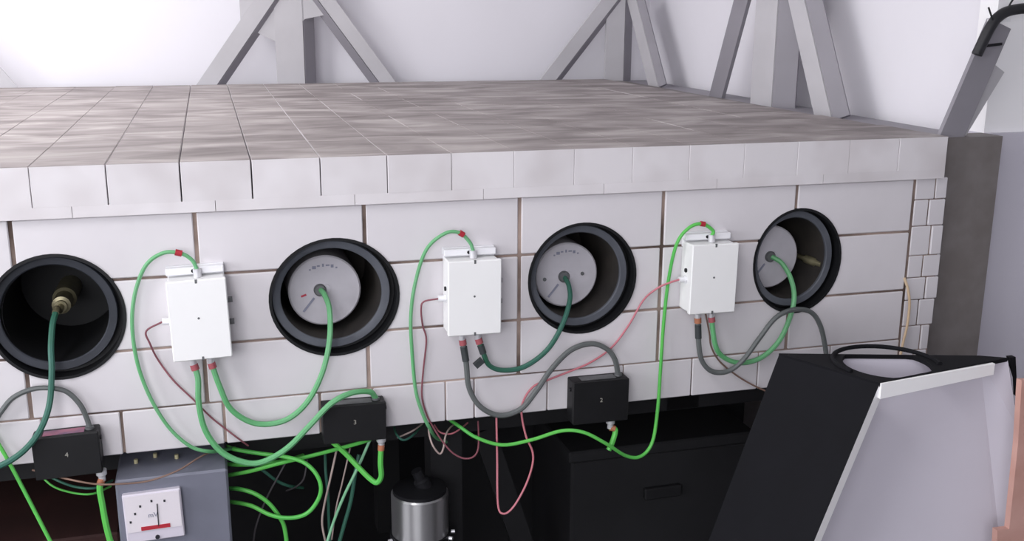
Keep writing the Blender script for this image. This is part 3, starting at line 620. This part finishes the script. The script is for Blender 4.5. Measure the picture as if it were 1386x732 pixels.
# right panel, its front edge cut back below
FRp = [FR, onY(1379, 582, FR.y-.03), onY(1367, 716, FR.y-.035)]
q = FRp[2] + (FRp[2]-FRp[1])*((HB-FRp[2].z)/(FRp[2].z-FRp[1].z))
rp_ = [BR, FRp[0], FRp[1], FRp[2], q, BRb]
nb = (FRp[1]-BR).cross(BRb-BR).normalized()
if nb.dot(CAM-BR) < 0: nb = -nb
b = bmesh.new(); va = [b.verts.new(p) for p in rp_]; vb = [b.verts.new(p - nb*.008) for p in rp_]
for k in (1, 2, 3, 4): 
    f = b.faces.new((va[0], va[k], va[k+1])); f.material_index = 1
    f = b.faces.new((vb[0], vb[k+1], vb[k])); f.material_index = 0
for k in range(6):
    f = b.faces.new((va[k], vb[k], vb[(k+1) % 6], va[(k+1) % 6])); f.material_index = 0
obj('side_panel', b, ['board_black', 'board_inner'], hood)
obj('panel_edge', prism([FR+Vector((.004, 0, .004)), FR+Vector((.016, 0, .004)), FRp[1]+Vector((.016, .03, .05)), FRp[1]+Vector((.004, .0, .05))], (0, .01, 0)), 'board_black', hood)
# top board with a round hole
cc = onZ(1200, 495, ZH); rr = .072
b = bmesh.new(); N = 40; up = Vector((0, 0, 1))
outer = [BL, FL, FR, BR]
def ray_poly(c, d):
    best = None
    for i in range(4):
        p, q = outer[i], outer[(i+1) % 4]; e = q-p; den = d.x*e.y - d.y*e.x
        if abs(den) < 1e-9: continue
        t = ((p.x-c.x)*e.y - (p.y-c.y)*e.x)/den; s = ((p.x-c.x)*d.y - (p.y-c.y)*d.x)/den
        if t > 0 and -1e-6 <= s <= 1+1e-6 and (best is None or t < best): best = t
    return best or .1
angs = sorted([2*math.pi*k/N for k in range(N)] + [math.atan2(p.y-cc.y, p.x-cc.x) % (2*math.pi) for p in outer])
lo, li, lo2, li2 = [], [], [], []
for a in angs:
    d = Vector((math.cos(a), math.sin(a), 0)); t = ray_poly(cc, d); ri = min(rr, t*.93)
    for L, rad, dz in ((lo, t, .004), (li, ri, .004), (lo2, t, -.003), (li2, ri, -.003)): L.append(b.verts.new(cc + d*rad + up*dz))
n = len(angs)
for i in range(n):
    j = (i+1) % n
    for q, mi in (((lo[i], lo[j], li[j], li[i]), 0), ((lo2[j], lo2[i], li2[i], li2[j]), 1), ((lo[j], lo[i], lo2[i], lo2[j]), 0), ((li[i], li[j], li2[j], li2[i]), 0)):
        f = b.faces.new(q); f.material_index = mi
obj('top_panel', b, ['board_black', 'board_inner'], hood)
ring = bmesh.new()
arc = [cc + Vector((math.cos(a), math.sin(a), 0))*.088 + up*.006 for a in [math.radians(-20 + 8*k) for k in range(28)]]
obj('hole_rim', sweep(arc, .004, 8), 'board_black', hood, True)
# white edge strip across the top of the opening
e0, e1 = FL+Vector((.002, -.003, .003)), onZ(1345, 492, ZH)+Vector((0, -.003, .001))
obj('front_strip', prism([e0, e1, e1+Vector((0, 0, -.020)), e0+Vector((0, 0, -.026))], (0, .010, 0)), 'board_white', hood)
st2 = empty('pedestal', (hood.location.x, hood.location.y, 0), 'black pedestal carrying the board hood', 'pedestal')
pc = (FLb+BLb+BRb+q)/4 if isinstance(q, Vector) else (FLb+BLb+BRb)/3
pts = [FLb, BLb, BRb]
cen3 = (FLb+BLb+BRb)/3
obj('table_top', box(min(p.x for p in pts), max(p.x for p in pts), min(p.y for p in pts), max(p.y for p in pts), HB-.03, HB), 'stand_black', st2)
obj('foot', box(cen3.x-.12, cen3.x+.12, cen3.y-.10, cen3.y+.10, 0, HB-.03), 'stand_black', st2)

# pinkish board at the right edge of the hood
wb = empty('wooden_board', (0, 0, 0), 'pinkish brown wooden board standing beside the board hood', 'board')
yb = FRp[2].y - .05
o1 = [onY(1383, 515, yb), onY(1378, 600, yb), onY(1366, 716, yb), onY(1350, 718, yb), onY(1346, 790, yb), onY(1450, 790, yb), onY(1450, 515, yb)]
wb.location = (o1[4].x, yb, 0)
obj('upright', prism(o1, (0, .012, 0)), 'wood_pink', wb)
obj('post', box(o1[5].x-.06, o1[5].x, yb, yb+.05, 0, o1[5].z+.05), 'wood_pink', wb)

# ------------------------------------------------------------------ steel frame along the walls
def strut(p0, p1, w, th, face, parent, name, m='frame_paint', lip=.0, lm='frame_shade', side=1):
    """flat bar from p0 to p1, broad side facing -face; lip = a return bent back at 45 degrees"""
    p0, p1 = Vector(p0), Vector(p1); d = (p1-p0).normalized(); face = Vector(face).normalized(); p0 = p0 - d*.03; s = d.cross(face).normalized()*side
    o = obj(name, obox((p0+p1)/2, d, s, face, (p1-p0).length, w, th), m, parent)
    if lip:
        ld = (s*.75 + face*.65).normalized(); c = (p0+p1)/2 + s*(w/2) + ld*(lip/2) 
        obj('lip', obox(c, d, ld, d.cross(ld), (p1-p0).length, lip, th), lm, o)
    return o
TOPZ = 2.3
BY = 2.05
SB = SILL
sill = empty('sill_beam', (1.91, 1.0, 0), 'long grey steel beam beside the slab along the right wall', 'beam')
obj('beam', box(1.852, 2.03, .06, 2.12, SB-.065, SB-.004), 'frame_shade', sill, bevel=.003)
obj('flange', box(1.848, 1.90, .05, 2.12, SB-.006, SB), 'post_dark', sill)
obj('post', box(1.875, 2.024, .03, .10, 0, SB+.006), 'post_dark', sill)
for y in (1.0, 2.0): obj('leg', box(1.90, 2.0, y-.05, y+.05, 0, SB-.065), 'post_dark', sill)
sillb = empty('sill_beam', (0, 2.05, 0), 'long grey steel beam behind the slab along the back wall', 'beam')
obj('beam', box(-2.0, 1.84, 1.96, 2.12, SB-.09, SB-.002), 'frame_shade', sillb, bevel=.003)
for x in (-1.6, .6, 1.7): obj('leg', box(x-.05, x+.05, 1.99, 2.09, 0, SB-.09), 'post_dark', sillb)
fy = (0, 1, 0)
def back_truss(xc, label, left=True, right=True, post=True):
    t = empty('wall_truss', (xc, BY, SB-.003), label, 'truss', 'steel trusses along the walls')
    if post:
        strut((xc-.02, BY, SB-.003), (xc-.02, BY, TOPZ), .10, .012, fy, t, 'post', lip=.055, side=-1)
    zt = SB + .42
    if left: strut((xc-.33, BY-.012, SB-.003), (xc-.02, BY-.012, zt), .058, .010, fy, t, 'brace', lip=.030, side=-1)
    if right: strut((xc+.345, BY-.012, SB-.003), (xc+.04, BY-.012, zt), .050, .010, fy, t, 'brace', lip=.034, side=1)
    if post:
        obj('gusset_plate', prism([Vector((xc-.19, BY-.004, SB+.22)), Vector((xc-.07, BY-.004, SB+.16)), Vector((xc+.04, BY-.004, SB+.24)), Vector((xc+.14, BY-.004, SB+.26)), Vector((xc+.14, BY-.004, SB+.5)), Vector((xc-.19, BY-.004, SB+.5))], (0, .008, 0)), 'frame_paint', t)
    return t
# centred post: lit flange x .527-.629
tA = back_truss(.605, 'grey steel post with two diagonal braces and gusset plate on back wall')
tL = back_truss(-.712, 'grey steel truss on back wall whose brace foot meets slab', left=True)
# corner truss
t = empty('wall_truss', (1.9, BY, SB-.003), 'grey corner post with one brace on each wall', 'truss', 'steel trusses along the walls')
strut((1.862, BY, SB-.003), (1.862, BY, TOPZ), .078, .012, fy, t, 'post', lip=.06, side=-1)
strut((1.570, BY-.012, SB-.003), (1.900, BY-.012, SB+.40), .052, .010, fy, t, 'brace', lip=.028, side=-1)
fx = (1, 0, 0)
strut((1.915, 1.76, SB-.003), (1.915, 2.03, SB+.35), .075, .010, fx, t, 'brace', lip=.03, side=-1)
# side truss
t = empty('wall_truss', (1.93, .92, SB-.003), 'grey steel post with steep braces on right wall beside the slab', 'truss', 'steel trusses along the walls')
strut((1.930, .965, SB-.003), (1.930, .965, TOPZ), .13, .012, fx, t, 'post', lip=.07, side=-1)
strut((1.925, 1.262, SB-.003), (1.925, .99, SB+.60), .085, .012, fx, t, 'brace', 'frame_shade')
strut((1.920, .60, SB-.003), (1.920, .88, SB+.48), .075, .012, fx, t, 'brace', lip=.045, side=-1)
# near brace with a black hose at its head
p0, p1 = onY(1286, 181, .045), onY(1352, 32, .045)
t = empty('corner_brace', p0, 'dark grey diagonal brace with black hose tied at its head', 'brace')
p0.z = SB+.004; d = (p1-p0).normalized(); 
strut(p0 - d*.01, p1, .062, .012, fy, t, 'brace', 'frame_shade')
strut(p0 + Vector((.055, .02, .03)), p1 + Vector((.03, .02, -.10)), .03, .01, fy, t, 'lip', 'frame_paint')
obj('strap', obox(onY(1343, 61, .037), (.99, 0, .1), Yv, (-.1, 0, .99), .05, .004, .006), 'steel_dark', t)
obj('tie', obox(onY(1352, 28, .036), (1, 0, .05), Yv, (-.05, 0, 1), .05, .014, .008), 'tie_white', t)
h = tag(obj('hose', sweep(smooth_path([onY(1322, 74, .03), onY(1331, 55, .028), onY(1341, 36, .026), onY(1350, 24, .026), onY(1365, 15, .026), onY(1392, 11, .026), onY(1420, 12, .03)]), .012, 10), 'hose_black', smooth=True), 'black hose bent over the head of diagonal brace', 'hose')
for k, pts in enumerate(([(1345, 30, .02), (1342, 22, .02), (1338, 10, .02)], [(1364, 18, .02), (1366, 8, .02), (1372, -2, .02)])):
    tag(obj('tie_end', sweep(smooth_path([onY(*p) for p in pts]), .002, 6), 'hose_black', smooth=True), ('short dark tie end at the bend of black hose', 'short dark tie end on black hose beyond its bend')[k], 'tie')
